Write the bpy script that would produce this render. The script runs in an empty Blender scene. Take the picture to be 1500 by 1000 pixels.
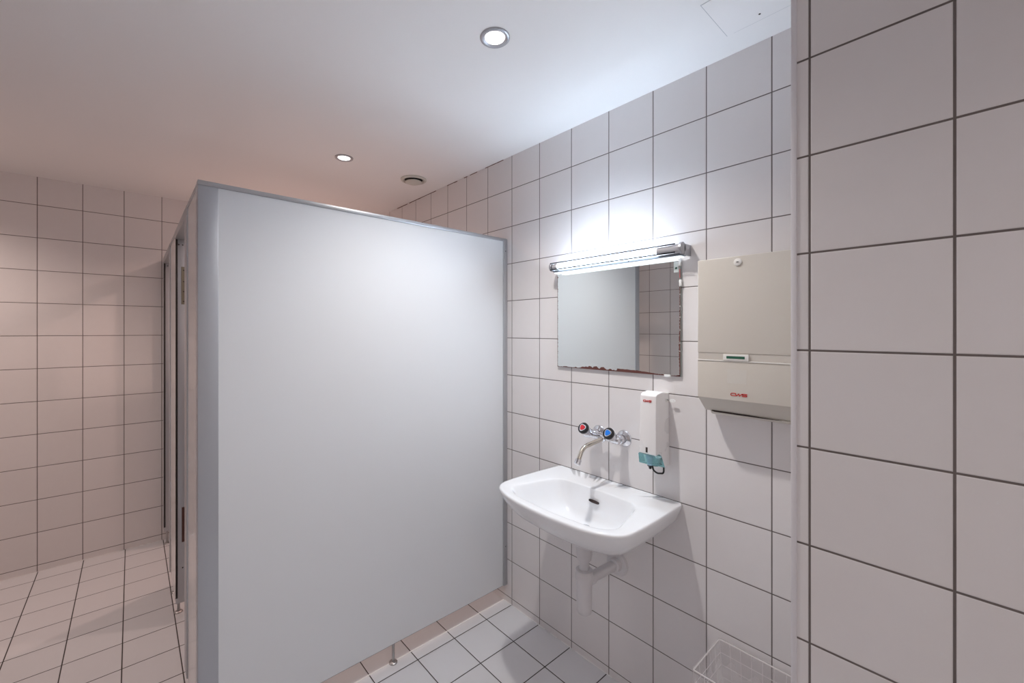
import bpy, bmesh, math, random
from mathutils import Vector, Matrix
random.seed(7)
sc = bpy.context.scene
C = sc.collection
PI = math.pi

# ------------------------------------------------------------------ camera
YAW, CAMZ = 0.709, 1.4678
cd = bpy.data.cameras.new('camera')
cd.sensor_width = 36.0
cd.lens = 614.93 * 36.0 / 1500.0
cd.shift_x = (750.0 - 720.27) / 1500.0
cd.shift_y = -(500.0 - 483.95) / 1500.0
cd.clip_start = 0.02
cam = bpy.data.objects.new('camera', cd)
cam.location = (0, 0, CAMZ)
cam.rotation_euler = (PI / 2, 0, -YAW)
C.objects.link(cam)
sc.camera = cam

# ------------------------------------------------------------------ view, world, exposure
sc.view_settings.view_transform = 'Standard'
sc.view_settings.look = 'None'
sc.view_settings.gamma = 1.0
sc.view_settings.use_curve_mapping = False
sc.view_settings.exposure = 1.57
sc.cycles.use_denoising = True
sc.cycles.max_bounces = 16
sc.cycles.diffuse_bounces = 12
sc.cycles.glossy_bounces = 8
sc.cycles.transmission_bounces = 8
sc.cycles.transparent_max_bounces = 12
sc.cycles.caustics_reflective = True
sc.cycles.sample_clamp_indirect = 6.0
sc.cycles.sample_clamp_direct = 2.3
w = bpy.data.worlds.new('world'); sc.world = w
w.use_nodes = True
w.node_tree.nodes['Background'].inputs[0].default_value = (1.0, .93, .88, 1)
w.node_tree.nodes['Background'].inputs[1].default_value = 0.3

CEIL = 2.4017
WX = 1.543      # face of the washbasin wall
FY = 3.7375     # face of the far wall
LX = -0.600     # face of the left wall
PX, PY = 1.056, 0.2596   # near pier: face and corner
BY = -1.75      # rear wall behind the camera

# light powers (W) and tints
DOWN = [  # x, y, power, tint
    (0.8795, 1.0095, 16.0, (1.0, .96, .93), 136, .9),
    (0.8721, 2.2431, 8.0, (1.0, .74, .64), 140, .5),
    (0.8700, 3.3000, 9.5, (1.0, .68, .58), 140, .5),
    (-.9500, 3.1500, 13.5, (1.0, .82, .74), 142, 1.0),
    (0.2000, -.9000, 8.5, (1.0, .90, .85), 155, .8),  # unseen spotlight added behind the camera as fill light
]
TUBE_E = 31.5
TUBE_C = (.69, .86, 1.04)

# ------------------------------------------------------------------ materials
def mat(name, col, rough=.5, metal=0.0, spec=.5, coat=0.0, trans=0.0, ior=1.45, alpha=1.0, emit=None, estr=0.0, bump=0.0, bscale=200.0):
    m = bpy.data.materials.new(name); m.use_nodes = True
    nt = m.node_tree; b = nt.nodes['Principled BSDF']
    b.inputs['Base Color'].default_value = (*col, 1)
    b.inputs['Roughness'].default_value = rough
    b.inputs['Metallic'].default_value = metal
    b.inputs['Specular IOR Level'].default_value = spec
    b.inputs['Coat Weight'].default_value = coat
    b.inputs['Coat Roughness'].default_value = .08
    b.inputs['Transmission Weight'].default_value = trans
    b.inputs['IOR'].default_value = ior
    b.inputs['Alpha'].default_value = alpha
    if emit:
        b.inputs['Emission Color'].default_value = (*emit, 1)
        b.inputs['Emission Strength'].default_value = estr
    # a faint procedural variation so that no surface is perfectly even
    tc = nt.nodes.new('ShaderNodeTexCoord')
    nz = nt.nodes.new('ShaderNodeTexNoise'); nz.inputs['Scale'].default_value = 9.0; nz.inputs['Detail'].default_value = 3
    nt.links.new(tc.outputs['Object'], nz.inputs['Vector'])
    mr = nt.nodes.new('ShaderNodeMapRange')
    mr.inputs['To Min'].default_value = max(0, rough - .03); mr.inputs['To Max'].default_value = min(1, rough + .03)
    nt.links.new(nz.outputs['Fac'], mr.inputs['Value']); nt.links.new(mr.outputs['Result'], b.inputs['Roughness'])
    if bump:
        n2 = nt.nodes.new('ShaderNodeTexNoise'); n2.inputs['Scale'].default_value = bscale
        nt.links.new(tc.outputs['Object'], n2.inputs['Vector'])
        bp = nt.nodes.new('ShaderNodeBump'); bp.inputs['Strength'].default_value = bump; bp.inputs['Distance'].default_value = .0005
        nt.links.new(n2.outputs['Fac'], bp.inputs['Height']); nt.links.new(bp.outputs['Normal'], b.inputs['Normal'])
    return m

def tile_mat(name, col, grout, ax_u, ax_v, u0, pu, v0, pv, joint=.0034, rough=.3, var=.018, wav=.12):
    """square wall / floor tiles laid out in metres from the joints u0, v0"""
    m = bpy.data.materials.new(name); m.use_nodes = True
    nt = m.node_tree; N = nt.nodes; L = nt.links; b = N['Principled BSDF']
    geo = N.new('ShaderNodeNewGeometry'); sx = N.new('ShaderNodeSeparateXYZ'); L.new(geo.outputs['Position'], sx.inputs[0])
    def M(op, a, bb=None, c=None):
        n = N.new('ShaderNodeMath'); n.operation = op
        for i, v in enumerate((a, bb, c)):
            if v is None: continue
            if isinstance(v, (int, float)): n.inputs[i].default_value = v
            else: L.new(v, n.inputs[i])
        return n.outputs[0]
    def axis(i, o, p):
        t = M('DIVIDE', M('SUBTRACT', sx.outputs[i], o), p)
        fl = M('FLOOR', t); fr = M('SUBTRACT', t, fl)
        dist = M('MULTIPLY', M('MINIMUM', fr, M('SUBTRACT', 1.0, fr)), p)   # metres to nearest joint
        return fl, dist
    fu, du = axis(ax_u, u0, pu); fv, dv = axis(ax_v, v0, pv)
    dmin = M('MINIMUM', du, dv)
    mask = N.new('ShaderNodeMapRange'); mask.interpolation_type = 'SMOOTHSTEP'
    mask.inputs['From Min'].default_value = joint / 2 - .0004; mask.inputs['From Max'].default_value = joint / 2 + .0004
    L.new(dmin, mask.inputs['Value'])
    cb = N.new('ShaderNodeCombineXYZ'); L.new(fu, cb.inputs[0]); L.new(fv, cb.inputs[1])
    wn = N.new('ShaderNodeTexWhiteNoise'); L.new(cb.outputs[0], wn.inputs['Vector'])
    vr = N.new('ShaderNodeMapRange'); vr.inputs['To Min'].default_value = 1 - var; vr.inputs['To Max'].default_value = 1 + var
    L.new(wn.outputs['Value'], vr.inputs['Value'])
    # fine mottling of the glaze
    nz = N.new('ShaderNodeTexNoise'); nz.inputs['Scale'].default_value = 26; nz.inputs['Detail'].default_value = 4
    L.new(geo.outputs['Position'], nz.inputs['Vector'])
    v2 = N.new('ShaderNodeMapRange'); v2.inputs['To Min'].default_value = .985; v2.inputs['To Max'].default_value = 1.015
    L.new(nz.outputs['Fac'], v2.inputs['Value'])
    sc_ = M('MULTIPLY', vr.outputs[0], v2.outputs[0])
    vm = N.new('ShaderNodeVectorMath'); vm.operation = 'SCALE'; vm.inputs[0].default_value = col
    L.new(sc_, vm.inputs['Scale'])
    # grout with slight wear
    gz = N.new('ShaderNodeTexNoise'); gz.inputs['Scale'].default_value = 14; L.new(geo.outputs['Position'], gz.inputs['Vector'])
    g2 = N.new('ShaderNodeMapRange'); g2.inputs['To Min'].default_value = .75; g2.inputs['To Max'].default_value = 1.25
    L.new(gz.outputs['Fac'], g2.inputs['Value'])
    gm = N.new('ShaderNodeVectorMath'); gm.operation = 'SCALE'; gm.inputs[0].default_value = grout
    L.new(g2.outputs[0], gm.inputs['Scale'])
    mx = N.new('ShaderNodeMix'); mx.data_type = 'RGBA'
    L.new(mask.outputs[0], mx.inputs['Factor']); L.new(gm.outputs[0], mx.inputs['A']); L.new(vm.outputs[0], mx.inputs['B'])
    L.new(mx.outputs['Result'], b.inputs['Base Color'])
    rr = N.new('ShaderNodeMapRange'); rr.inputs['To Min'].default_value = .85; rr.inputs['To Max'].default_value = rough
    L.new(mask.outputs[0], rr.inputs['Value']); L.new(rr.outputs[0], b.inputs['Roughness'])
    # pillowed tile edge, slightly uneven glaze, each tile a touch out of plane
    edge = N.new('ShaderNodeMapRange'); edge.interpolation_type = 'SMOOTHSTEP'
    edge.inputs['From Min'].default_value = joint / 2 - .0008; edge.inputs['From Max'].default_value = joint / 2 + .0016
    L.new(dmin, edge.inputs['Value'])
    wz = N.new('ShaderNodeTexNoise'); wz.inputs['Scale'].default_value = 7; wz.inputs['Detail'].default_value = 1
    off = N.new('ShaderNodeVectorMath'); off.operation = 'ADD'; L.new(geo.outputs['Position'], off.inputs[0])
    cs = N.new('ShaderNodeVectorMath'); cs.operation = 'SCALE'; cs.inputs['Scale'].default_value = 3.7
    L.new(wn.outputs['Color'], cs.inputs[0]); L.new(cs.outputs[0], off.inputs[1]); L.new(off.outputs[0], wz.inputs['Vector'])
    h = M('ADD', M('MULTIPLY', edge.outputs[0], 1.0), M('MULTIPLY', wz.outputs['Fac'], wav))
    bp = N.new('ShaderNodeBump'); bp.inputs['Strength'].default_value = 1.0; bp.inputs['Distance'].default_value = .0009
    L.new(h, bp.inputs['Height']); L.new(bp.outputs['Normal'], b.inputs['Normal'])
    b.inputs['Specular IOR Level'].default_value = .45
    return m

TILE = (.74, .71, .705); GROUT = (.15, .125, .118)
ZP = .1991
M_right = tile_mat('tiles_washbasin_wall', TILE, GROUT, 1, 2, .4324, .2, 2.2242 - 12 * ZP, ZP)
M_far = tile_mat('tiles_far_wall', TILE, GROUT, 0, 2, -.6344, .1988, 2.2313 - 12 * ZP, ZP)
M_left = tile_mat('tiles_left_wall', TILE, GROUT, 1, 2, 2.014 - .2 * 20, .2, 2.2313 - 12 * ZP, ZP)
M_pier = tile_mat('tiles_pier', TILE, GROUT, 1, 2, .229, .2, 2.0268 - 11 * .2, .2, joint=.0040)
M_pier2 = tile_mat('tiles_pier_side', TILE, GROUT, 0, 2, 1.25, .2, 2.0268 - 11 * .2, .2)
M_floor = tile_mat('tiles_floor', (.68, .68, .70), (.055, .046, .044), 0, 1, -.6331, .20026, 3.6138, .19778, joint=.0042, rough=.36, wav=.06)
M_ceil = mat('ceiling_paint', (.86, .845, .84), .7, spec=.3, bump=.3, bscale=160)
M_panel = mat('white_laminate', (.70, .71, .725), .55, spec=.45, bump=.12, bscale=700)
M_panel2 = mat('pilaster_laminate', (.74, .72, .71), .10, spec=.5)
M_alu = mat('anodised_aluminium', (.50, .51, .53), .38, metal=.75)
M_alu2 = mat('satin_aluminium_face', (.45, .46, .49), .42, metal=.55)
M_door = mat('door_laminate', (.60, .59, .58), .25)
M_dark = mat('dark_gap', (.02, .018, .017), .7)
M_hole = mat('dark_screw', (.05, .045, .04), .5, metal=.4)
M_plate = mat('strike_plate_brass', (.22, .20, .15), .45, metal=.5)
M_rust = mat('brown_hinge', (.10, .045, .035), .55, metal=.2)
M_steel = mat('brushed_steel', (.42, .41, .41), .35, metal=.9)
M_white = mat('white_caulk', (.80, .79, .78), .5)
M_bead = mat('white_corner_bead', (.72, .70, .72), .35)
M_ceram = mat('white_ceramic', (.83, .835, .85), .2, spec=.5, coat=.25)
M_chrome = mat('chrome', (.68, .68, .71), .08, metal=1.0)
M_spout = mat('aged_chrome', (.62, .57, .50), .2, metal=1.0)
M_black = mat('black_plastic', (.012, .012, .014), .3)
M_red = mat('red_cap', (.52, .02, .03), .3)
M_blue = mat('blue_cap', (.01, .16, .60), .3)
M_logo = mat('red_print', (.60, .035, .03), .5)
M_pvc = mat('white_pvc', (.66, .64, .65), .35)
M_soap = mat('white_abs', (.86, .84, .83), .28)
M_teal = mat('teal_clear_plastic', (.55, .84, .86), .10, trans=.85, ior=1.12)
M_beige = mat('beige_enamel', (.60, .56, .50), .33)
M_beige2 = mat('beige_recess', (.56, .52, .47), .38)
M_cream = mat('cream_plastic', (.74, .72, .68), .3)
M_green = mat('green_window', (.02, .10, .06), .3)
M_slot = mat('dark_slot', (.035, .02, .018), .6)
M_mirror = mat('mirror_silver', (.80, .83, .82), .0, metal=1.0)
M_mirror.node_tree.nodes['Map Range'].inputs['To Min'].default_value = 0.0
M_mirror.node_tree.nodes['Map Range'].inputs['To Max'].default_value = 0.0
M_mback = mat('mirror_edge_glass', (.25, .32, .30), .2)
M_corr = mat('corroded_silvering', (.115, .038, .030), .6, bump=.6, bscale=300)
M_clip = mat('white_clip', (.82, .82, .80), .3)
M_pale_mark = mat('pale_mark_grey', (.62, .66, .64), .4)
M_lamp = mat('glowing_tube', (.9, .9, .9), .4, emit=TUBE_C, estr=TUBE_E)
M_cap = mat('lamp_metal', (.42, .42, .45), .4, metal=.8)
M_socket = mat('lamp_socket_plastic', (.42, .41, .43), .4)
M_guard = mat('lamp_guard_dark', (.02, .02, .024), .7, spec=.1)
M_lampw = mat('lamp_base_grey', (.20, .23, .27), .4)
M_lens = mat('downlight_lens', (.9, .9, .9), .3, emit=(1.0, .96, .93), estr=2.2)
M_vent = mat('vent_enamel', (.56, .54, .49), .4)
M_wire = mat('white_coated_wire', (.80, .77, .76), .35)
M_film = mat('clear_liner_film', (.80, .76, .77), .16, spec=.6, alpha=.20)

# ------------------------------------------------------------------ mesh helpers
class MB:
    def __init__(s): s.bm = bmesh.new()
    def add(s, t):
        me = bpy.data.meshes.new('_t'); t.to_mesh(me); t.free(); s.bm.from_mesh(me); bpy.data.meshes.remove(me); return s
    def box(s, lo, hi, bev=0.0, seg=2):
        t = bmesh.new(); bmesh.ops.create_cube(t, size=1)
        for v in t.verts:
            v.co = Vector([(lo[i] + hi[i]) / 2 + v.co[i] * (hi[i] - lo[i]) for i in range(3)])
        if bev: bmesh.ops.bevel(t, geom=t.edges[:], offset=bev, segments=seg, affect='EDGES', profile=.5)
        return s.add(t)
    def prism(s, pts, axis, a, b, bev=0.0):
        """polygon pts (2D, in the two other axes in order) extruded along axis from a to b"""
        o = [i for i in range(3) if i != axis]; t = bmesh.new(); r = []
        for q in (a, b):
            ring = []
            for p in pts:
                c = [0, 0, 0]; c[axis] = q; c[o[0]] = p[0]; c[o[1]] = p[1]; ring.append(t.verts.new(c))
            r.append(ring)
        n = len(pts); t.faces.new(r[0]); t.faces.new(r[1][::-1])
        for i in range(n): t.faces.new((r[0][i], r[1][i], r[1][(i + 1) % n], r[0][(i + 1) % n]))
        bmesh.ops.recalc_face_normals(t, faces=t.faces[:])
        if bev: bmesh.ops.bevel(t, geom=t.edges[:], offset=bev, segments=2, affect='EDGES', profile=.5)
        return s.add(t)
    def lathe(s, o, d, prof, n=32, cap=True):
        """prof = [(distance along d, radius)]"""
        d = Vector(d).normalized(); o = Vector(o)
        u = d.orthogonal().normalized(); v = d.cross(u); t = bmesh.new(); rings = []
        for h, r in prof:
            rings.append([t.verts.new(o + d * h + (u * math.cos(2 * PI * k / n) + v * math.sin(2 * PI * k / n)) * max(r, 1e-5)) for k in range(n)])
        for a, b in zip(rings, rings[1:]):
            for k in range(n): t.faces.new((a[k], a[(k + 1) % n], b[(k + 1) % n], b[k]))
        if cap: t.faces.new(rings[0][::-1]); t.faces.new(rings[-1])
        bmesh.ops.recalc_face_normals(t, faces=t.faces[:])
        return s.add(t)
    def cyl(s, a, b, r, n=24): 
        a = Vector(a); b = Vector(b); return s.lathe(a, b - a, [(0, r), ((b - a).length, r)], n)
    def tube(s, path, r, n=12, closed=False, cap=True):
        P = [Vector(p) for p in path]; t = bmesh.new(); rings = []; N = len(P); up = None
        for i in range(N):
            if closed: tg = (P[(i + 1) % N] - P[i - 1]).normalized()
            else: tg = (P[min(i + 1, N - 1)] - P[max(i - 1, 0)]).normalized()
            if up is None: up = tg.orthogonal().normalized()
            up = (up - tg * up.dot(tg)).normalized(); v = tg.cross(up)
            rr = r[i] if isinstance(r, (list, tuple)) else r
            rings.append([t.verts.new(P[i] + (up * math.cos(2 * PI * k / n) + v * math.sin(2 * PI * k / n)) * rr) for k in range(n)])
        m = N if closed else N - 1
        for i in range(m):
            a, b = rings[i], rings[(i + 1) % N]
            for k in range(n): t.faces.new((a[k], a[(k + 1) % n], b[(k + 1) % n], b[k]))
        if not closed and cap: t.faces.new(rings[0][::-1]); t.faces.new(rings[-1])
        bmesh.ops.recalc_face_normals(t, faces=t.faces[:])
        return s.add(t)
    def sphere(s, c, r, n=16):
        t = bmesh.new(); bmesh.ops.create_uvsphere(t, u_segments=n, v_segments=n // 2, radius=1)
        rr = r if isinstance(r, (tuple, list)) else (r, r, r)
        for v in t.verts: v.co = Vector([c[i] + v.co[i] * rr[i] for i in range(3)])
        return s.add(t)

def arc(pts, rad, seg=6, closed=False):
    """round the corners of a polyline"""
    P = [Vector(p) for p in pts]; out = []; N = len(P)
    for i in range(N):
        if not closed and i in (0, N - 1): out.append(P[i]); continue
        a = (P[i - 1] - P[i]); b = (P[(i + 1) % N] - P[i])
        r = rad[i] if isinstance(rad, (list, tuple)) else rad
        r = min(r, a.length * .48, b.length * .48); a.normalize(); b.normalize()
        p0 = P[i] + a * r; p2 = P[i] + b * r
        for k in range(seg + 1):
            t = k / seg; out.append(p0 * (1 - t) ** 2 + P[i] * 2 * t * (1 - t) + p2 * t * t)
    return out

def obj(name, mb, m, parent=None, smooth=False, label=None):
    me = bpy.data.meshes.new(name)
    bm = mb.bm
    if parent is not None:
        o = root_loc(parent)
        bmesh.ops.translate(bm, verts=bm.verts[:], vec=-o)
    bm.to_mesh(me); bm.free()
    for mm in (m if isinstance(m, (list, tuple)) else [m]): me.materials.append(mm)
    ob = bpy.data.objects.new(name, me); C.objects.link(ob)
    if parent is not None: ob.parent = parent
    if smooth:
        for p in me.polygons: p.use_smooth = True
        # keep hard corners crisp
        bm2 = bmesh.new(); bm2.from_mesh(me)
        for e in bm2.edges:
            if len(e.link_faces) == 2 and e.calc_face_angle(0) > math.radians(38): e.smooth = False
        bm2.to_mesh(me); bm2.free()
    if label: ob['label'] = label
    return ob

def root_loc(p):
    o = Vector(p.location); q = p.parent
    while q is not None: o += Vector(q.location); q = q.parent
    return o

def thing(name, label, cat, loc=(0, 0, 0), group=None):
    o = bpy.data.objects.new(name, None); o.empty_display_size = .05; C.objects.link(o); o.location = loc
    o['label'] = label; o['category'] = cat
    if group: o['group'] = group
    return o

def tag(o, label, cat, group=None):
    o['label'] = label; o['category'] = cat
    if group: o['group'] = group
    return o

def struct(name, mb, m, smooth=False):
    o = obj(name, mb, m, None, smooth); o['kind'] = 'structure'; return o

# ------------------------------------------------------------------ the room
struct('floor', MB().box((-1.8, BY - .1, -.1), (WX + .1, FY + .1, 0)), M_floor)
struct('ceiling', MB().box((-1.8, BY - .1, CEIL), (WX + .1, FY + .1, CEIL + .1)), M_ceil)
struct('wall_right', MB().box((WX, PY, 0), (WX + .1, FY + .1, CEIL)), M_right)
struct('wall_far', MB().box((-1.8, FY, 0), (WX, FY + .1, CEIL)), M_far)
struct('wall_left', MB().box((LX - .1, BY, 0), (LX, 2.45, CEIL)), M_left)
struct('wall_recess', MB().box((-1.8, 2.45, 0), (-1.7, FY, CEIL)), M_left)
struct('wall_recess_side', MB().box((-1.8, 2.35, 0), (LX - .1, 2.45, CEIL)), M_far)
struct('wall_rear', MB().box((LX - .1, BY - .1, 0), (WX + .1, BY, CEIL)), M_far)
pier = struct('wall_near', MB().box((PX, BY, 0), (WX + .1, PY, CEIL)), [M_pier, M_pier2])
for p in pier.data.polygons:
    if abs(p.normal.y) > .5: p.material_index = 1
# white corner bead on the pier
struct('trim_1', MB().box((PX - .0016, PY - .0088, 0), (PX + .010, PY + .0016, CEIL - .001), .001), M_bead, True)
# pale sealant line across the floor at the first cubicle
struct('trim_2', MB().box((.16, 1.6955, 0), (WX - .001, 1.7005, .0016)), M_white)
# sealant along the foot of the walls
def caulk(a, b, nrm):
    mb = MB(); a = Vector(a); b = Vector(b); L = (b - a).length; d = (b - a).normalized(); x = 0
    nrm = Vector(nrm)
    while x < L:
        s = random.uniform(.012, .05)
        wd = random.uniform(.002, .0042)
        if random.random() < .82:
            p = a + d * x; q = a + d * min(L, x + s) + nrm * wd
            mb.box((min(p.x, q.x), min(p.y, q.y), 0), (max(p.x, q.x), max(p.y, q.y), wd))
        x += s
    return mb
struct('trim_3', caulk((WX, PY + .01, 0), (WX, 1.69, 0), (-1, 0, 0)), M_white)
struct('trim_4', caulk((-1.7, FY, 0), (.16, FY, 0), (0, -1, 0)), M_white)
# dark ragged joint where the ceiling meets the wall tiles
mb = MB(); y = 1.70
while y < 2.9:
    s = random.uniform(.02, .07)
    if random.random() < .75: mb.box((WX - .0012, y, CEIL - random.uniform(.003, .005)), (WX, y + s, CEIL))
    y += s * 1.05
struct('trim_5', mb, M_corr)

# ------------------------------------------------------------------ ceiling fittings
def downlight(x, y, power, tint, label, an, bl):
    t = thing('ceiling_downlight', label, 'ceiling light', (x, y, CEIL), 'recessed spotlights in the ceiling')
    mb = MB(); z = CEIL
    prof = [(0, .0475), (.003, .0470), (.0055, .0440), (.0060, .0400), (.0045, .0350), (.0015, .0318), (.0005, .0305)]
    mb.lathe((x, y, z), (0, 0, -1), prof, 48, cap=False)
    obj('chrome_rim', mb, M_cap, t, True)
    mb = MB().lathe((x, y, z - .0006), (0, 0, -1), [(0, .0312), (.0016, .0300), (.0022, .018), (.0024, .0002)], 40)
    obj('glowing_lens', mb, M_lens, t, True)
    ld = bpy.data.lights.new('downlight_beam', 'SPOT'); ld.energy = power; ld.color = tint
    ld.spot_size = math.radians(an); ld.spot_blend = bl; ld.shadow_soft_size = .028
    lo = bpy.data.objects.new('downlight_beam', ld); C.objects.link(lo); lo.parent = t; lo.location = (0, 0, -.036)
    return t
labels = ['round recessed chrome spotlight, nearest and largest in the white ceiling above the washbasin side',
          'smaller round recessed spotlight in the ceiling above the first cubicle, left of the round vent',
          'round recessed spotlight in the ceiling over the rear cubicle, hidden behind the tall white panel',
          'round recessed spotlight in the ceiling of the left recess close to the far wall',
          'unseen round spotlight added in the ceiling behind the viewer for fill light']
for (x, y, p, c, an, bl), lb in zip(DOWN, labels): downlight(x, y, p, c, lb, an, bl)

# round exhaust valve
vx, vy = 1.325, 2.287
t = thing('ceiling_vent', 'round beige exhaust air valve in the ceiling behind the white panel', 'vent', (vx, vy, CEIL))
obj('outer_ring', MB().lathe((vx, vy, CEIL), (0, 0, -1), [(0, .079), (.004, .079), (.009, .074), (.011, .066), (.006, .058), (.001, .055)], 48, cap=False), M_vent, t, True)
obj('dark_gap', MB().lathe((vx, vy, CEIL), (0, 0, -1), [(0, .0565), (.0015, .0565)], 40), M_dark, t)
obj('valve_disc', MB().lathe((vx, vy, CEIL - .0016), (0, 0, -1), [(0, .012), (.010, .044), (.014, .0505), (.018, .049), (.0215, .040), (.0225, .0005)], 48), M_vent, t, True)

# access hatch drawn by its thin joint
hx0, hx1, hy0, hy1 = 1.2410, 1.4350, .300, .5250
t = thing('access_hatch', 'flush white square access hatch in the ceiling near the wall corner', 'hatch', ((hx0 + hx1) / 2, (hy0 + hy1) / 2, CEIL))
obj('hatch_panel', MB().box((hx0 + .0012, hy0 + .0012, CEIL - .0012), (hx1 - .0012, hy1 - .0012, CEIL + .004)), M_ceil, t)
mb = MB()
for lo, hi in (((hx0 - .0004, hy0, 0), (hx0 + .0012, hy1, 0)), ((hx0, hy1 - .0012, 0), (hx1, hy1 + .0004, 0)), ((hx1 - .0012, hy0, 0), (hx1 + .0002, hy1 - .02, 0))):
    mb.box((lo[0], lo[1], CEIL - .0009), (hi[0], hi[1], CEIL + .003))
obj('hatch_joint', mb, M_alu, t)
obj('hatch_lock', MB().lathe((1.405, .425, CEIL - .001), (0, 0, -1), [(0, .003), (.001, .003)], 16), M_hole, t)

# ------------------------------------------------------------------ cubicles
CX0 = .168; TOP = 1.962; BOT = .0955; DEPTH = .055; PT = .028   # front plane, panel top and underside
def leg(parent, x, y, zt=BOT + .004):
    mb = MB()
    mb.lathe((x, y, 0), (0, 0, 1), [(0, .0185), (.003, .0185), (.0065, .0150), (.008, .008)], 28)
    mb.cyl((x, y, .006), (x, y, zt), .0062, 16)
    return obj('leg', mb, M_steel, parent, True)
t = thing('toilet_cubicle', 'near toilet cubicle with large white side panel facing the washbasin', 'toilet cubicle', (CX0, 1.675, 0), 'toilet cubicles')
near = t
obj('side_panel', MB().box((.2215, 1.675, BOT), (1.5165, 1.675 + PT, 1.948), .0008, 1), M_panel, t)
mb = MB().box((CX0 - .003, 1.6735, BOT - .002), (.2225, 1.6735 + .050, 1.9505), .0015)
obj('corner_post', mb, M_alu2, t, True)
ch = obj('wall_channel', MB().box((1.5160, 1.668, BOT), (WX, 1.710, 1.9560), .0015), M_alu, t, True)
for z in (1.895, .305):
    obj('screw', MB().lathe((1.530, 1.668, z), (0, -1, 0), [(0, .0028), (.0012, .0022)], 12), M_hole, ch)
mb = MB().box((CX0 - .004, 1.6700, 1.9475), (WX - .0005, 1.7080, 1.9635), .002)
obj('top_rail', mb, M_alu, t, True, 'light grey aluminium top rail')
obj('bottom_edge', MB().box((.2225, 1.6765, BOT - .0015), (1.5155, 1.675 + PT - .002, BOT)), M_dark, t)
leg(t, .8784, 1.6930)
leg(t, .2020, 1.7050)
# front pilaster of the near cubicle
obj('pilaster', MB().box((CX0, 1.7235, BOT), (CX0 + .028, 2.035, 1.949), .0008, 1), M_panel2, t)
mb = MB().box((CX0 - .003, 1.708, 1.949), (CX0 + .034, 2.036, 1.9625), .0015)
obj('front_rail', mb, M_alu, t, True)
def frame(parent, y0, y1, w0, w1, head=.036):
    """door frame: near jamb of face w0, far jamb w1, head"""
    mb = MB(); x0 = CX0 - .004; x1 = CX0 + DEPTH
    mb.box((x0, y0, BOT), (x1, y0 + w0, TOP - head), .0015)
    mb.box((x0 + .004, y1 - w1, BOT), (x1, y1, TOP - head), .0010)
    mb.box((x0, y0, TOP - head), (x1, y1, TOP), .0015)
    return obj('door_frame', mb, M_alu, parent, True)
fr = frame(near, 2.037, 2.640, .083, .012)
mb = MB().box((CX0 - .001, 2.6225, BOT + .03), (CX0 + .007, 2.6275, 1.925))
obj('rubber_seal', mb, M_dark, fr)
# strike plate and hinge pocket on the far jamb, with screws
sp = obj('strike_plate', MB().prism([(CX0 + .022, 1.60), (CX0 + .052, 1.60), (CX0 + .052, 1.79), (CX0 + .022, 1.79)], 1, 2.6262, 2.6282, .0006), M_plate, near)
for z in (1.615, 1.665, 1.715, 1.772):
    obj('screw', MB().lathe((CX0 + .032, 2.6262, z), (0, -1, 0), [(0, .0034), (.001, .003)], 12), M_hole, sp)
obj('hinge_pocket', MB().box((CX0 + .024, 2.6262, .40), (CX0 + .046, 2.6284, .575), .0006), M_rust, near)
for z, x in ((1.86, .040), (1.90, .028), (1.90, .012), (.27, .028)):
    obj('screw', MB().lathe((CX0 + x, 2.6282, z), (0, -1, 0), [(0, .0036), (.0012, .003)], 12), M_hole, fr)
dr = obj('door', MB().box((CX0 + DEPTH + .002, 2.6425, BOT + .02), (CX0 + DEPTH + .560, 2.6705, TOP - .03), .001), M_door, near)
obj('door_knob', MB().lathe((CX0 + DEPTH + .500, 2.6425, 1.02), (0, -1, 0), [(0, .016), (.004, .016), (.006, .007), (.016, .007), (.020, .013), (.028, .012), (.030, .004)], 24), M_steel, dr, True)

t = thing('toilet_cubicle', 'rear toilet cubicle in the corner against the far tiled wall', 'toilet cubicle', (CX0, 2.66, 0), 'toilet cubicles')
far = t
obj('pilaster', MB().box((CX0, 2.641, BOT), (CX0 + .028, 2.995, 1.949), .0008, 1), M_panel2, t)
obj('front_rail', MB().box((CX0 - .003, 2.641, 1.949), (CX0 + .034, 2.996, 1.9625), .0015), M_alu, t, True)
obj('divider_panel', MB().box((CX0 + .045, 2.690, BOT), (WX - .002, 2.718, 1.948), .0008, 1), M_panel, t)
fr = frame(far, 2.997, 3.640, .050, .012)
obj('rubber_seal', MB().box((CX0 - .001, 3.6225, BOT + .03), (CX0 + .007, 3.6275, 1.925)), M_dark, fr)
obj('end_post', MB().box((CX0, 3.641, BOT), (CX0 + .040, FY - .001, TOP), .0015), M_alu2, t, True)
sp = obj('strike_plate', MB().box((CX0 + .040, 3.6262, 1.52), (CX0 + .052, 3.6284, 1.75), .0006), M_alu, far)
obj('hinge_pocket', MB().box((CX0 + .040, 3.6262, .40), (CX0 + .052, 3.6284, .575), .0006), M_plate, far)
for z, x in ((1.86, .040), (1.91, .020), (.27, .030), (1.10, .030)):
    obj('screw', MB().lathe((CX0 + x, 3.6282, z), (0, -1, 0), [(0, .0036), (.0012, .003)], 12), M_hole, fr)
obj('door', MB().box((CX0 + DEPTH + .002, 3.6425, BOT + .02), (CX0 + DEPTH + .560, 3.6705, TOP - .03), .001), M_door, far)
for y in (2.7274, 2.9466, 3.6571): leg(far, CX0 + .018, y)

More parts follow.
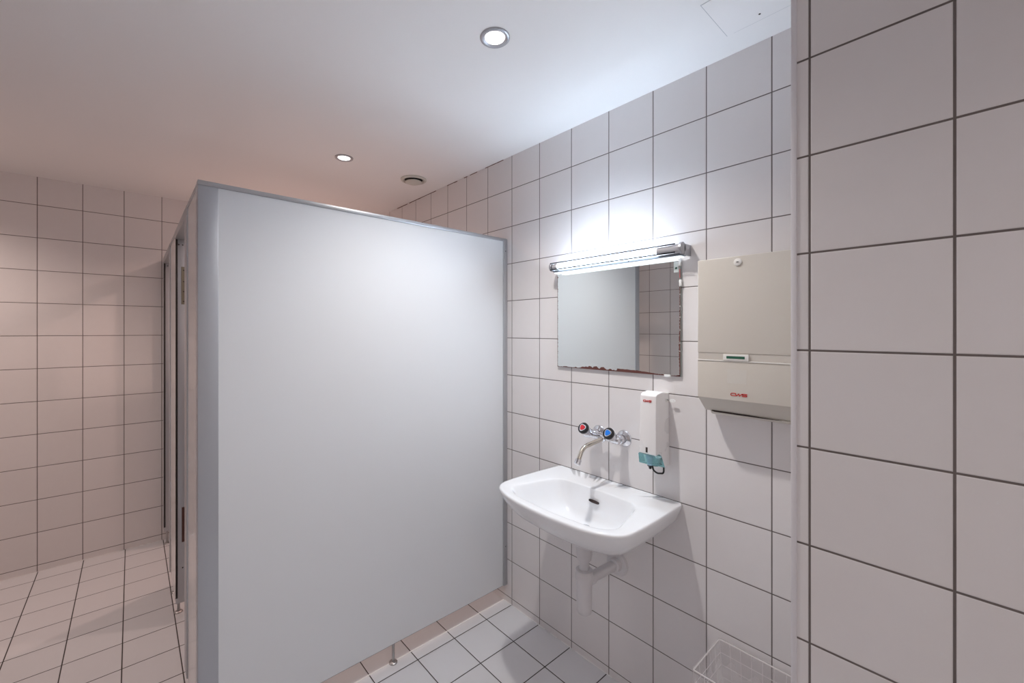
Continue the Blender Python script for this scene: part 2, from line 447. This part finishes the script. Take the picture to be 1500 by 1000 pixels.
# ------------------------------------------------------------------ mirror
MY0, MY1, MZ0, MZ1 = .7205, 1.3075, 1.2975, 1.7325
t = thing('wall_mirror', 'rectangular frameless mirror with corroded brown edges above the washbasin', 'mirror', (WX - .007, (MY0 + MY1) / 2, MZ0))
obj('glass_plate', MB().box((WX - .0100, MY0, MZ0), (WX - .004, MY1, MZ1)), M_mback, t)
g = MB(); g.box((WX - .0106, MY0 + .0008, MZ0 + .0008), (WX - .0100, MY1 - .0008, MZ1)); obj('silvered_face', g, M_mirror, t)
def strip(pts, base, out, edge, name='corroded_edge', m=None):
    """pts: (position along edge, depth of decay); flat flaked patch lying on the glass"""
    bm = MB(); b = bm.bm; X = WX - .0108
    P = []
    for a, h in pts: P.append((a, h))
    lo = []; hi = []
    for a, h in P:
        if edge == 'b': lo.append((X, a, MZ0)); hi.append((X, a, MZ0 + h))
        if edge == 'r': lo.append((X, MY0, a)); hi.append((X, MY0 + h, a))
        if edge == 'l': lo.append((X, MY1, a)); hi.append((X, MY1 - h, a))
    L = [b.verts.new(q) for q in lo]; H = [b.verts.new(q) for q in hi]
    L2 = [b.verts.new((q[0] + .0006, q[1], q[2])) for q in lo]; H2 = [b.verts.new((q[0] + .0006, q[1], q[2])) for q in hi]
    for i in range(len(P) - 1):
        b.faces.new((L[i], L[i + 1], H[i + 1], H[i])); b.faces.new((H[i], H[i + 1], H2[i + 1], H2[i])); b.faces.new((L2[i], H2[i], H2[i + 1], L2[i + 1])); b.faces.new((L[i], L2[i], L2[i + 1], L[i + 1]))
    b.faces.new((L[0], H[0], H2[0], L2[0])); b.faces.new((L[-1], L2[-1], H2[-1], H[-1]))
    bmesh.ops.recalc_face_normals(b, faces=b.faces[:])
    return obj(name, bm, m or M_corr, t)
tab = [(0, 3), (.02, 2), (.05, 2.5), (.09, 5), (.12, 2.5), (.17, 3), (.185, 6), (.20, 2.5), (.225, 4), (.25, 9), (.265, 8), (.28, 11), (.295, 9), (.31, 14), (.33, 12), (.34, 7), (.35, 13), (.375, 15), (.39, 9), (.40, 6),
       (.415, 13), (.435, 14), (.45, 9), (.46, 4), (.475, 4.5), (.485, 8.5), (.50, 9), (.51, 4), (.52, 6.5), (.53, 4), (.545, 5), (.55, 12.5), (.58, 12), (.62, 12), (.66, 11), (.70, 11), (.75, 9), (.80, 7), (.85, 4.5), (.87, 3.5), (.88, 4.5), (.90, 3), (.95, 2), (.97, 3.5), (.985, 6), (1, 8)]
# table runs left (far end) to right in the photo
def interp(s):
    for (a, x), (b_, y) in zip(tab, tab[1:]):
        if a <= s <= b_:
            k = (s - a) / (b_ - a); k = k * k * (3 - 2 * k); return x + (y - x) * k
    return 3
pts = []
for i in range(181):
    s = i / 180; px = s
    fr_ = s
    yy = MY1 - fr_ * (MY1 - MY0)
    pts.append((yy, (interp(s) + random.uniform(-.6, .6)) * .001))
strip(pts, 0, 0, 'b')
pts = [(MZ0 + k * .003, random.uniform(.0012, .0030) + (.0025 if random.random() < .12 else 0)) for k in range(int((MZ1 - MZ0) / .003))]
strip(pts, 0, 0, 'l')
pts = []
for k in range(int(.335 / .0028)):
    z = MZ0 + k * .0028; base = .0028 + .0022 * max(0, math.sin((z - MZ0) * 16)) 
    pts.append((z, base + random.uniform(-.0012, .0014)))
strip(pts, 0, 0, 'r')
# pale chips and clips at the right edge and bottom
for z in (1.42, 1.468, 1.515, 1.555, 1.60, 1.39):
    obj('edge_chip', MB().box((WX - .0113, MY0, z), (WX - .0100, MY0 + random.uniform(.002, .004), z + random.uniform(.003, .006))), M_clip, t)
obj('mirror_clip', MB().box((WX - .0125, .758, MZ0 - .004), (WX - .004, .782, MZ0 + .0045), .001), M_clip, t, True)
obj('mirror_clip', MB().box((WX - .0130, MY0 - .004, 1.632), (WX - .004, MY0 + .004, 1.655), .001), M_clip, t, True)
obj('mirror_clip', MB().box((WX - .0130, MY0 - .002, 1.706), (WX - .004, MY0 + .006, 1.7325), .001), M_clip, t, True)
obj('red_streak', MB().box((WX - .0112, MY0, 1.662), (WX - .0100, MY0 + .0036, 1.694)), mat('faded_red', (.45, .14, .14), .5), t)
st = obj('pale_mark', MB().box((WX - .0112, .727, 1.683), (WX - .0104, .745, 1.722), .0003), M_pale_mark, t)  # small pale rectangle on the glass, carries the green dot
obj('green_dot', MB().lathe((WX - .0112, .736, 1.699), (-1, 0, 0), [(0, .004), (.0006, .0035)], 16), M_green, st)

# ------------------------------------------------------------------ mirror light
LY0, LY1, LZ, LXc = .690, 1.3035, 1.7613, WX - .058
t = thing('mirror_light', 'slim fluorescent tube light on the tiled wall above the mirror', 'wall light', (WX, (LY0 + LY1) / 2, LZ))
obj('glowing_tube', MB().lathe((LXc, .775, LZ), (0, 1, 0), [(0, .0115), (1.2620 - .775, .0115)], 24), M_lamp, t, True)
# end sockets
obj('end_socket', MB().lathe((LXc, LY0 + .008, LZ), (0, 1, 0), [(0, .0160), (.018, .0175), (.022, .0150), (.084, .0138)], 28), M_socket, t, True)
obj('end_socket', MB().lathe((LXc, 1.2625, LZ), (0, 1, 0), [(0, .0140), (.026, .0140)], 28), M_socket, t, True)
obj('end_disc', MB().lathe((LXc, LY0 - .004, LZ), (0, 1, 0), [(0, .0150), (.002, .0215), (.010, .0215), (.012, .0190)], 32), M_cap, t, True)
obj('end_disc', MB().lathe((LXc, LY1 - .012, LZ), (0, 1, 0), [(0, .0190), (.002, .0205), (.010, .0205), (.012, .015)], 32), M_cap, t, True)
for dz in (.0152, -.0142):
    obj('guard_rail', MB().box((LXc - .0170, LY0 + .02, LZ + dz - .0022), (LXc - .0150, LY1 - .006, LZ + dz + .0022)), M_guard, t)
obj('base_rail', MB().box((WX - .056, LY0 + .004, LZ - .0250), (WX - .022, LY1 - .010, LZ - .0155), .001), M_lampw, t, True)
for y in (.905, 1.08): obj('screw', MB().lathe((WX - .056, y, LZ - .0210), (-1, 0, 0), [(0, .0030), (.001, .0025)], 12), M_hole, t)
obj('end_bracket', MB().box((WX - .052, LY0 - .004, LZ - .024), (WX, LY0 + .002, LZ + .016), .0008), M_cap, t)
obj('end_bracket', MB().box((WX - .052, LY1 - .006, LZ - .020), (WX, LY1, LZ + .012), .0008), M_cap, t)
obj('added_glow_strip', MB().box((WX - .0500, LY0 + .012, LZ - .0295), (WX - .024, LY1 - .012, LZ - .0251)), mat('added_glow', (.85, .87, .9), .4, emit=(.85, .93, 1.0), estr=.55), t)  # added glowing strip, stands in for the bright line over the mirror

# ------------------------------------------------------------------ washbasin
def radial(poly, rads, c, n, seg=10):
    path = arc([(p[0], p[1], 0) for p in poly], rads, seg, True); out = []
    c = Vector((c[0], c[1], 0)); N = len(path)
    for k in range(n):
        a = 2 * PI * k / n; d = Vector((math.cos(a), math.sin(a), 0)); best = None
        for i in range(N):
            p = path[i] - c; q = path[(i + 1) % N] - c; e = q - p
            den = d.x * e.y - d.y * e.x
            if abs(den) < 1e-12: continue
            tt = (p.x * e.y - p.y * e.x) / den; uu = (p.x * d.y - p.y * d.x) / den
            if tt > 0 and -1e-6 <= uu <= 1 + 1e-6 and (best is None or tt < best): best = tt
        q = c + d * best; out.append((q.x, q.y))
    return out
BC = (1.34, 1.008); NB = 144; BW = WX - .0005
outer = radial([(BW, .7145), (BW, 1.3015), (1.300, 1.3180), (1.150, 1.3120), (1.098, 1.200), (1.079, 1.008), (1.098, .816), (1.150, .7150), (1.300, .7080)], [.004, .004, .10, .085, .12, .2, .12, .085, .10], BC, NB)
inner = radial([(1.412, .8150), (1.420, 1.008), (1.412, 1.2010), (1.185, 1.2680), (1.140, 1.200), (1.122, 1.008), (1.140, .816), (1.185, .7600)], [.055, .4, .055, .055, .10, .3, .10, .055], BC, NB)
def scaled(s, ins=0.0):
    """section of the underside: shrinks towards the wall and the centre line"""
    return [(BW - (BW - x) * s, BC[1] + (y - BC[1]) * (s * .62 + .38 if s > .0 else 0) * (1 - ins)) for x, y in outer]
rings = []
def ring(pts, z): rings.append([(x, y, z if not callable(z) else z(x, y)) for x, y in pts])
# underside from low to rim
ring([(BW - (BW - x) * .30, BC[1] + (y - BC[1]) * .28) for x, y in outer], .678)
ring([(BW - (BW - x) * .52, BC[1] + (y - BC[1]) * .48) for x, y in outer], .684)
ring([(BW - (BW - x) * .70, BC[1] + (y - BC[1]) * .66) for x, y in outer], .699)
ring([(BW - (BW - x) * .82, BC[1] + (y - BC[1]) * .79) for x, y in outer], .721)
ring([(BW - (BW - x) * .895, BC[1] + (y - BC[1]) * .875) for x, y in outer], .745)
ring([(BW - (BW - x) * .945, BC[1] + (y - BC[1]) * .935) for x, y in outer], .770)
ring([(BW - (BW - x) * .980, BC[1] + (y - BC[1]) * .976) for x, y in outer], .798)
ring([(BW - (BW - x) * .997, BC[1] + (y - BC[1]) * .997) for x, y in outer], .816)
ring(outer, .822)
ring([(BW - (BW - x) * .998, BC[1] + (y - BC[1]) * .998) for x, y in outer], .8275)
ring([(BW - (BW - x) * .990, BC[1] + (y - BC[1]) * .990) for x, y in outer], .8305)
ring([(BW - (BW - x) * .975, BC[1] + (y - BC[1]) * .975) for x, y in outer], .8305)
mix = lambda A, B, k: [(a[0] + (b[0] - a[0]) * k, a[1] + (b[1] - a[1]) * k) for a, b in zip(A, B)]
o2 = [(BW - (BW - x) * .975, BC[1] + (y - BC[1]) * .975) for x, y in outer]
ring(mix(o2, inner, .5), .8285)
ring(mix(o2, inner, .90), .8276)
ring(inner, .8264)
dr = [(BC[0] + .024 * math.cos(2 * PI * k / NB), BC[1] + .024 * math.sin(2 * PI * k / NB)) for k in range(NB)]
for k, z in ((.010, .8250), (.022, .8225), (.038, .8180), (.062, .8090), (.10, .793), (.16, .771), (.24, .748), (.34, .730), (.46, .717), (.60, .708), (.75, .703), (.88, .701), (1.0, .699)):
    ring(mix(inner, dr, k), z)
bmB = MB(); b = bmB.bm
V = [[b.verts.new(p) for p in r] for r in rings]
for A, B in zip(V, V[1:]):
    for k in range(NB): b.faces.new((A[k], A[(k + 1) % NB], B[(k + 1) % NB], B[k]))
b.faces.new(V[0][::-1]); b.faces.new(V[-1])
bmesh.ops.recalc_face_normals(b, faces=b.faces[:])
t = thing('washbasin', 'white ceramic washbasin fixed to the tiled wall beneath the mirror', 'washbasin', (WX, BC[1], .83))
basin = obj('basin', bmB, M_ceram, t, False)
for p in basin.data.polygons: p.use_smooth = True
ov = MB()   # small slot in the sloping rear wall of the bowl
cx, cy, cz = 1.3990, 1.0080, .7865
slope = Vector((.55, 0, .83)).normalized()     # up the rear wall
nrm = Vector((-.83, 0, .55)).normalized()
ring2 = []
for k in range(24):
    a = 2 * PI * k / 24; L = .0215 * (abs(math.cos(a)) ** .5) * (1 if math.cos(a) > 0 else -1); h = .0055 * (abs(math.sin(a)) ** .7) * (1 if math.sin(a) > 0 else -1)
    ring2.append(Vector((cx, cy, cz)) + Vector((0, L, 0)) + slope * h)
q = ov.bm; A = [q.verts.new(p + nrm * .0010) for p in ring2]; B = [q.verts.new(p - nrm * .010) for p in ring2]
q.faces.new(A); q.faces.new(B[::-1])
for k in range(24): q.faces.new((A[k], B[k], B[(k + 1) % 24], A[(k + 1) % 24]))
bmesh.ops.recalc_face_normals(q, faces=q.faces[:])
obj('overflow_slot', ov, M_slot, t, False, 'dark overflow slot')
obj('drain_ring', MB().lathe((BC[0], BC[1], .699), (0, 0, 1), [(0, .026), (.0025, .025), (.003, .020), (.001, .016), (.0005, .001)], 32), M_chrome, t, True)
# ------------------------------------------------------------------ trap below the basin
t = thing('bottle_trap', 'white plastic bottle trap and waste pipe beneath the washbasin', 'waste pipe', (BC[0], BC[1], .36))
x, y = BC
obj('tailpiece', MB().lathe((x, y, .6800), (0, 0, -1), [(0, .031), (.083, .031), (.090, .0285), (.102, .0275), (.106, .019), (.150, .0185)], 36), M_pvc, t, True)
obj('upper_nut', MB().lathe((x, y, .540), (0, 0, -1), [(0, .026), (.003, .0325), (.020, .0325), (.023, .0345), (.034, .0345), (.036, .031)], 36), M_pvc, t, True)
obj('trap_cup', MB().lathe((x, y, .505), (0, 0, -1), [(0, .0305), (.105, .0295), (.122, .0290), (.134, .0255), (.140, .018), (.142, .002)], 36), M_pvc, t, True)
obj('outlet_arm', MB().lathe((x + .018, y - .001, .492), (WX - .010 - x - .018, -.016, .002), [(0, .0265), (.026, .0265), (.028, .0205), (.170, .0205)], 32), M_pvc, t, True)
obj('wall_flange', MB().lathe((WX, y - .018, .496), (-1, 0, 0), [(0, .050), (.004, .050), (.010, .046), (.012, .028), (.032, .0265), (.034, .0215)], 40), M_pvc, t, True)

# ------------------------------------------------------------------ tap
t = thing('wall_tap', 'chrome two-handle mixer tap with swivel spout on the wall above the basin', 'tap', (WX, 1.02, 1.024))
YR, YB = 1.084, .962; BX, BZ = WX - .053, 1.0245
obj('mixer_body', MB().lathe((BX, YB - .016, BZ), (0, 1, 0), [(0, .012), (.006, .0170), (.030, .0170), (.040, .0130), (.070, .0130), (.074, .0170), (.100, .0170), (.104, .0130), (.136, .0130), (.146, .0170), (.168, .0170), (.174, .012)], 28), M_chrome, t, True)
for yy, nm in ((YR, 0), (YB, 1)):
    obj('wall_flange', MB().lathe((WX, yy - .003, BZ - .002), (-1, 0, 0), [(0, .0345), (.002, .0340), (.006, .030), (.011, .021), (.014, .0185)], 36), M_chrome, t, True)
    obj('union_nut', MB().lathe((WX - .012, yy - .002, BZ - .001), (-1, 0, 0), [(0, .015), (.012, .015), (.013, .0185), (.028, .0185), (.030, .014), (.040, .013)], 6 * 4), M_chrome, t, True)
    ax = Vector((-.84, .0, .54)).normalized(); o = Vector((BX, yy, BZ)) + ax * .011
    h = obj('handle', MB().lathe(o, ax, [(-.006, .0105), (.008, .0115), (.014, .0150), (.020, .0180), (.040, .0218), (.046, .0222)], 24), M_chrome, t, True)
    obj('grip_ring', MB().lathe(o + ax * .046, ax, [(0, .0220), (.003, .0238), (.011, .0238), (.0145, .0210), (.0147, .013), (.0135, .0128)], 36), M_black, h, True)
    u = ax.cross(Vector((0, 1, 0))).normalized(); v = Vector((0, 1, 0))
    def tri(r, off, th):
        mb = MB(); q = mb.bm; A = []; B = []
        for k in range(36):
            a = 2 * PI * k / 36; rr = r * (1 - .11 * math.cos(3 * (a + PI / 6 + .2)))
            p = o + ax * off + (u * math.cos(a) + v * math.sin(a)) * rr
            A.append(q.verts.new(p + ax * th)); B.append(q.verts.new(p))
        q.faces.new(A); q.faces.new(B[::-1])
        for k in range(36): q.faces.new((A[k], B[k], B[(k + 1) % 36], A[(k + 1) % 36]))
        bmesh.ops.recalc_face_normals(q, faces=q.faces[:]); return mb
    obj('badge_rim', tri(.0150, .0588, .0026), M_chrome, h)
    obj('colour_badge', tri(.0112, .0606, .0020), (M_red, M_blue)[nm], h, False, ('red hot water badge', 'blue cold water badge')[nm])
path = arc([(BX - .004, 1.020, BZ - .008), (BX - .020, 1.020, 1.0195), (1.352, 1.024, 1.0060), (1.322, 1.022, .962)], [0, .01, .045, 0], 10)
sp = obj('spout', MB().tube(path, .0088, 18), M_spout, t, True)
e = Vector((1.322, 1.022, .962)); dirn = Vector((-.56, -.03, -.83)).normalized()
obj('aerator', MB().lathe(e - dirn * .004, dirn, [(0, .0105), (.002, .0122), (.020, .0122), (.022, .0105)], 28), M_chrome, sp, True)
obj('spout_nut', MB().lathe((BX - .004, 1.020, BZ - .003), (-.9, 0, -.35), [(0, .0135), (.012, .0135), (.015, .0095)], 24), M_chrome, t, True)

# ------------------------------------------------------------------ red lettering
def logo(parent, X, yc, zc, W, H, th=.0009, m=None):
    """CWS in wide strokes on a face looking towards -X; reading direction is -Y"""
    mb = MB(); s = W / 3.0; st = H * .23
    def stroke(pts, closed=False):
        P = [Vector((p[0], p[1])) for p in pts]
        for a, b_ in zip(P, P[1:]):
            d = (b_ - a); L = d.length
            if L < 1e-9: continue
            d /= L; n = Vector((-d.y, d.x)) * st / 2; a2 = a - d * st * .3; b2 = b_ + d * st * .3
            q = [a2 + n, b2 + n, b2 - n, a2 - n]
            mb.prism([(yc - (p.x - W / 2), zc + (p.y - H / 2)) for p in q], 0, X - th, X)
    h = H - st; y0 = st / 2; sl = .18 * H
    # C : open rounded loop
    stroke([(.95 * s, y0 + h), (.30 * s, y0 + h), (.10 * s, y0 + h * .75), (.06 * s, y0 + h * .25), (.22 * s, y0), (.95 * s, y0)])
    # W
    stroke([(.86 * s, y0 + h), (1.10 * s, y0), (1.50 * s, y0 + h * .95), (1.62 * s, y0), (2.10 * s, y0 + h)])
    # S
    stroke([(2.95 * s, y0 + h), (2.22 * s, y0 + h), (2.14 * s, y0 + h * .75), (2.22 * s, y0 + h * .5), (2.82 * s, y0 + h * .5), (2.92 * s, y0 + h * .25), (2.82 * s, y0), (2.10 * s, y0)])
    return obj('lettering', mb, m or M_logo, parent, False, 'red lettering CWS')

# ------------------------------------------------------------------ soap dispenser
SX, SY0, SY1 = 1.443, .7665, .8350
t = thing('soap_dispenser', 'slim white wall soap dispenser with clear teal base, right of the tap', 'soap dispenser', (WX, .80, .96))
prof = [(SX, 1.0110), (SX + .004, 1.2280), (SX + .012, 1.2350), (SX + .050, 1.2400), (WX - .0005, 1.2330), (WX - .0005, .9600), (SX + .062, .9600), (SX + .052, .9800), (SX + .036, 1.0080), (SX + .026, 1.0130)]
mb = MB().prism(prof, 1, SY0, SY1)
bmesh.ops.bevel(mb.bm, geom=[e for e in mb.bm.edges if min(v.co.z for v in e.verts) > 1.0 and min(v.co.x for v in e.verts) < WX - .01 or (abs(e.verts[0].co.z - e.verts[1].co.z) > .15 and e.verts[0].co.x < 1.5)], offset=.0045, segments=4, affect='EDGES', profile=.5)
for v in mb.bm.verts:   # narrows a little towards the top
    k = max(0, (v.co.z - 1.0) / .24); v.co.y = .8005 + (v.co.y - .8005) * (1 - .085 * k)
soap = obj('housing', mb, M_soap, t, True)
obj('level_window', MB().box((SX - .0006, .800, 1.018), (SX + .004, .8075, 1.037)), M_slot, t)
mb = MB().prism([(SX - .002, 1.0100), (SX + .026, 1.0120), (SX + .036, 1.0065), (SX + .052, .9785), (SX + .064, .9560), (SX + .052, .9620), (SX + .046, .9720), (SX + .004, .9740)], 1, SY0 - .001, SY1 + .001)
obj('base_cover', mb, M_teal, t, True, 'clear teal plastic base')
obj('pump_body', MB().lathe((SX + .022, .802, 1.005), (0, 0, -1), [(0, .014), (.010, .014), (.012, .0105), (.030, .0095), (.040, .010), (.041, .006)], 24), mat('pump_plastic', (.40, .50, .62), .4), t, True)
obj('nozzle', MB().lathe((SX + .022, .802, .967), (0, 0, -1), [(0, .0105), (.003, .0100), (.005, .0055), (.012, .0050), (.014, .0030)], 20), M_black, t, True)
a0 = Vector((SX + .026, .799, .965))
mb = MB().tube(arc([(SX + .030, .7975, .966), (SX + .032, .7960, .949), (SX + .046, .7880, .9350), (SX + .074, .7800, .9300), (SX + .080, .7790, .9350), (SX + .080, .7790, .9660), (SX + .060, .7860, .9680)], [0, .010, .012, .006, .006, .006, 0], 6), .0033, 12)
mb.box((SX + .028, .783, .9640), (SX + .078, .797, .9700), .002)
obj('push_lever', mb, M_black, t, True)
obj('lock', MB().lathe((SX + .080, SY0 + .0045, 1.2080), (0, -1, 0), [(0, .0085), (.003, .0085), (.004, .0060)], 24), M_clip, t, True)
logo(t, SX + .0026, .8025, 1.2075, .0330, .0078, .0012)
k = thing('key', 'small metal key left in the lock of the soap dispenser', 'key', (SX + .080, SY0 - .0, 1.208))
mb = MB().box((SX + .0792, SY0 - .012, 1.2062), (SX + .0808, SY0 + .0015, 1.2098))
obj('blade', mb, M_steel, k)
mb = MB(); q = mb.bm; A = []; Bv = []
kc = Vector((SX + .080, SY0 - .0205, 1.2070))
outr = [(math.cos(a) * .0115, math.sin(a) * .0062) for a in [2 * PI * i / 28 for i in range(28)]]
inr = [(-.005 + math.cos(a) * .0022, math.sin(a) * .0018) for a in [2 * PI * i / 28 for i in range(28)]]
rr = []
for X in (-.0009, .0009):
    rr.append(([q.verts.new(kc + Vector((X, a, b_))) for a, b_ in outr], [q.verts.new(kc + Vector((X, a, b_))) for a, b_ in inr]))
for i in range(28):
    j = (i + 1) % 28
    q.faces.new((rr[0][0][i], rr[0][0][j], rr[0][1][j], rr[0][1][i])); q.faces.new((rr[1][0][j], rr[1][0][i], rr[1][1][i], rr[1][1][j]))
    q.faces.new((rr[0][0][i], rr[1][0][i], rr[1][0][j], rr[0][0][j])); q.faces.new((rr[0][1][j], rr[1][1][j], rr[1][1][i], rr[0][1][i]))
bmesh.ops.recalc_face_normals(q, faces=q.faces[:])
obj('bow', mb, M_clip, k)

# ------------------------------------------------------------------ paper towel dispenser
TX, TY0, TY1 = 1.423, .3450, .6110
t = thing('paper_towel_dispenser', 'large beige metal paper towel dispenser on the wall beside the pier', 'towel dispenser', (WX, (TY0 + TY1) / 2, 1.20))
obj('upper_cover', MB().box((TX, TY0, 1.3960), (WX - .0005, TY1, 1.6985), .0022, 3), M_beige, t, True)
# recessed grip band between the covers, deeper towards the middle
mb = MB(); mb.prism([(TX + .002, 1.3735), (TX + .002, 1.3960), (WX - .001, 1.3960), (WX - .001, 1.3735)], 1, TY0 + .001, TY1 - .001)
obj('grip_band', mb, M_beige2, t)
mb = MB().prism([(TX, 1.2500), (TX, 1.3700), (TX + .0012, 1.3728), (TX + .004, 1.3735), (WX - .0005, 1.3735), (WX - .0005, 1.1990), (TX + .060, 1.1990), (TX + .052, 1.2060)], 1, TY0, TY1, .0012)
low = obj('lower_cover', mb, M_beige, t, True)
obj('cover_lip', MB().box((TX - .0022, TY0, 1.3705), (TX + .0005, TY1, 1.3740), .0008), M_cream, t, True)
wn = obj('level_indicator', MB().box((TX - .0042, .4590, 1.3740), (TX + .004, .5310, 1.3945), .0012), M_cream, t, True)
obj('indicator_window', MB().box((TX - .0048, .4690, 1.3800), (TX - .0040, .5210, 1.3880)), M_green, wn)
lk = obj('lock', MB().lathe((TX, .4894, 1.6790), (-1, 0, 0), [(0, .0115), (.003, .0115), (.0045, .0095), (.0045, .0005)], 28), M_cream, t, True)
obj('keyhole', MB().box((TX - .0052, .4862, 1.6780), (TX - .0044, .4926, 1.6804)), M_hole, lk)
obj('worn_patch', MB().box((TX - .0003, .466, 1.303), (TX + .001, .521, 1.347)), mat('rubbed_enamel', (.605, .575, .525), .4), t)
logo(t, TX - .0002, .4870, 1.2690, .0475, .0095, .0010)
# paper slot and the slightly warped tray below it
mb = MB(); q = mb.bm; n = 24
def slot_row(z0, z1, X):
    return None
top = []; bot = []
for i in range(n + 1):
    s = i / n; y = TY1 - .022 - s * .200
    X = TX + .0555
    up_ = 1.2015 - .0045 * s; gap = .0045 * (1 - s) ** .6 * (1 if s > .03 else .4) + .0004
    top.append((X, y, up_)); bot.append((X, y, up_ - gap))
T1 = [q.verts.new(p) for p in top]; B1 = [q.verts.new(p) for p in bot]
T2 = [q.verts.new((p[0] + .02, p[1], p[2])) for p in top]; B2 = [q.verts.new((p[0] + .02, p[1], p[2])) for p in bot]
for i in range(n):
    q.faces.new((T1[i], T1[i + 1], B1[i + 1], B1[i])); q.faces.new((T1[i], T2[i], T2[i + 1], T1[i + 1])); q.faces.new((B1[i], B1[i + 1], B2[i + 1], B2[i])); q.faces.new((T2[i], B2[i], B2[i + 1], T2[i + 1]))
q.faces.new((T1[0], B1[0], B2[0], T2[0])); q.faces.new((T1[-1], T2[-1], B2[-1], B1[-1]))
bmesh.ops.recalc_face_normals(q, faces=q.faces[:])
obj('paper_slot', mb, M_slot, t)
mb = MB().prism([(TX + .057, 1.1978), (TX + .060, 1.1990), (WX - .0005, 1.1990), (WX - .0005, 1.1850), (TX + .075, 1.1860), (TX + .060, 1.1915)], 1, TY0 + .004, TY1 - .018, .0008)
obj('paper_tray', mb, M_beige, t, True)

# ------------------------------------------------------------------ wire waste bin with clear liner
NX0, NX1, NY0, NY1, NZ = 1.3320, 1.5330, .3250, .5850, .4080
t = thing('waste_bin', 'white wire mesh waste basket on the floor under the towel dispenser', 'waste bin', ((NX0 + NX1) / 2, (NY0 + NY1) / 2, 0))
def P(fx, fy, z):
    k = .80 + .20 * z / NZ; cx_, cy_ = (NX0 + NX1) / 2, (NY0 + NY1) / 2
    return (cx_ + (fx - .5) * (NX1 - NX0) * k + (1 - k) * .5 * (NX1 - NX0) * 1.0, cy_ + (fy - .5) * (NY1 - NY0) * k, z)
rimp = arc([P(0, 0, NZ), P(1, 0, NZ), P(1, 1, NZ), P(0, 1, NZ)], .006, 4, True)
obj('rim', MB().tube(rimp, .0019, 10, True), M_wire, t, True)
mb = MB()
for z in (.004, .045, .085, .125, .165, .205, .245, .285, .325, .365):
    mb.tube(arc([P(0, 0, z), P(1, 0, z), P(1, 1, z), P(0, 1, z)], .006, 2, True), .0008, 6, True)
nY, nX = 8, 5
for i in range(nY + 1):
    f = i / nY
    for fx in (0, 1): mb.tube([P(fx, f, .004), P(fx, f, NZ)], .0008, 6)
for i in range(1, nX):
    f = i / nX
    for fy in (0, 1): mb.tube([P(f, fy, .004), P(f, fy, NZ)], .0008, 6)
for i in range(1, nY): mb.tube([P(0, i / nY, .004), P(1, i / nY, .004)], .0008, 6)
for i in range(1, nX): mb.tube([P(i / nX, 0, .004), P(i / nX, 1, .004)], .0008, 6)
wires = obj('wire_mesh', mb, M_wire, t, True)
# liner: crumpled film inside, folded over the rim
mb = MB(); q = mb.bm; rows = []
def around(nseg):
    L = []
    for (a, b_), c in zip([((0, 0), (1, 0)), ((1, 0), (1, 1)), ((1, 1), (0, 1)), ((0, 1), (0, 0))], (16, 22, 16, 22)):
        for i in range(c): L.append((a[0] + (b_[0] - a[0]) * i / c, a[1] + (b_[1] - a[1]) * i / c))
    return L
AR = around(0)
ph = [random.uniform(-1, 1) for _ in AR]
for lvl, (z, out_) in enumerate([(.330, 1.045), (.375, 1.04), (.412, 1.022), (.4125, .985), (.36, .955), (.29, .93), (.22, .90), (.14, .86), (.07, .80), (.02, .70)]):
    r = []
    for i, (fx, fy) in enumerate(AR):
        wv = .012 * ph[i] * (abs(lvl - 3) > 1) + .006 * math.sin(i * 1.7 + lvl)
        if lvl <= 1: fz = z + .022 * ph[(i * 3) % len(ph)] * (lvl == 0)
        else: fz = z
        f = out_ + wv * .55
        if lvl in (2, 3): f = out_
        r.append(q.verts.new(P(.5 + (fx - .5) * f, .5 + (fy - .5) * f, fz)))
    rows.append(r)
for A, B in zip(rows, rows[1:]):
    m_ = len(A)
    for i in range(m_): q.faces.new((A[i], A[(i + 1) % m_], B[(i + 1) % m_], B[i]))
q.faces.new(rows[-1])
bmesh.ops.recalc_face_normals(q, faces=q.faces[:])
ln = obj('bin_liner', mb, M_film, None, True)
tag(ln, 'crumpled clear plastic liner bag hanging inside the wire waste basket', 'bin bag')
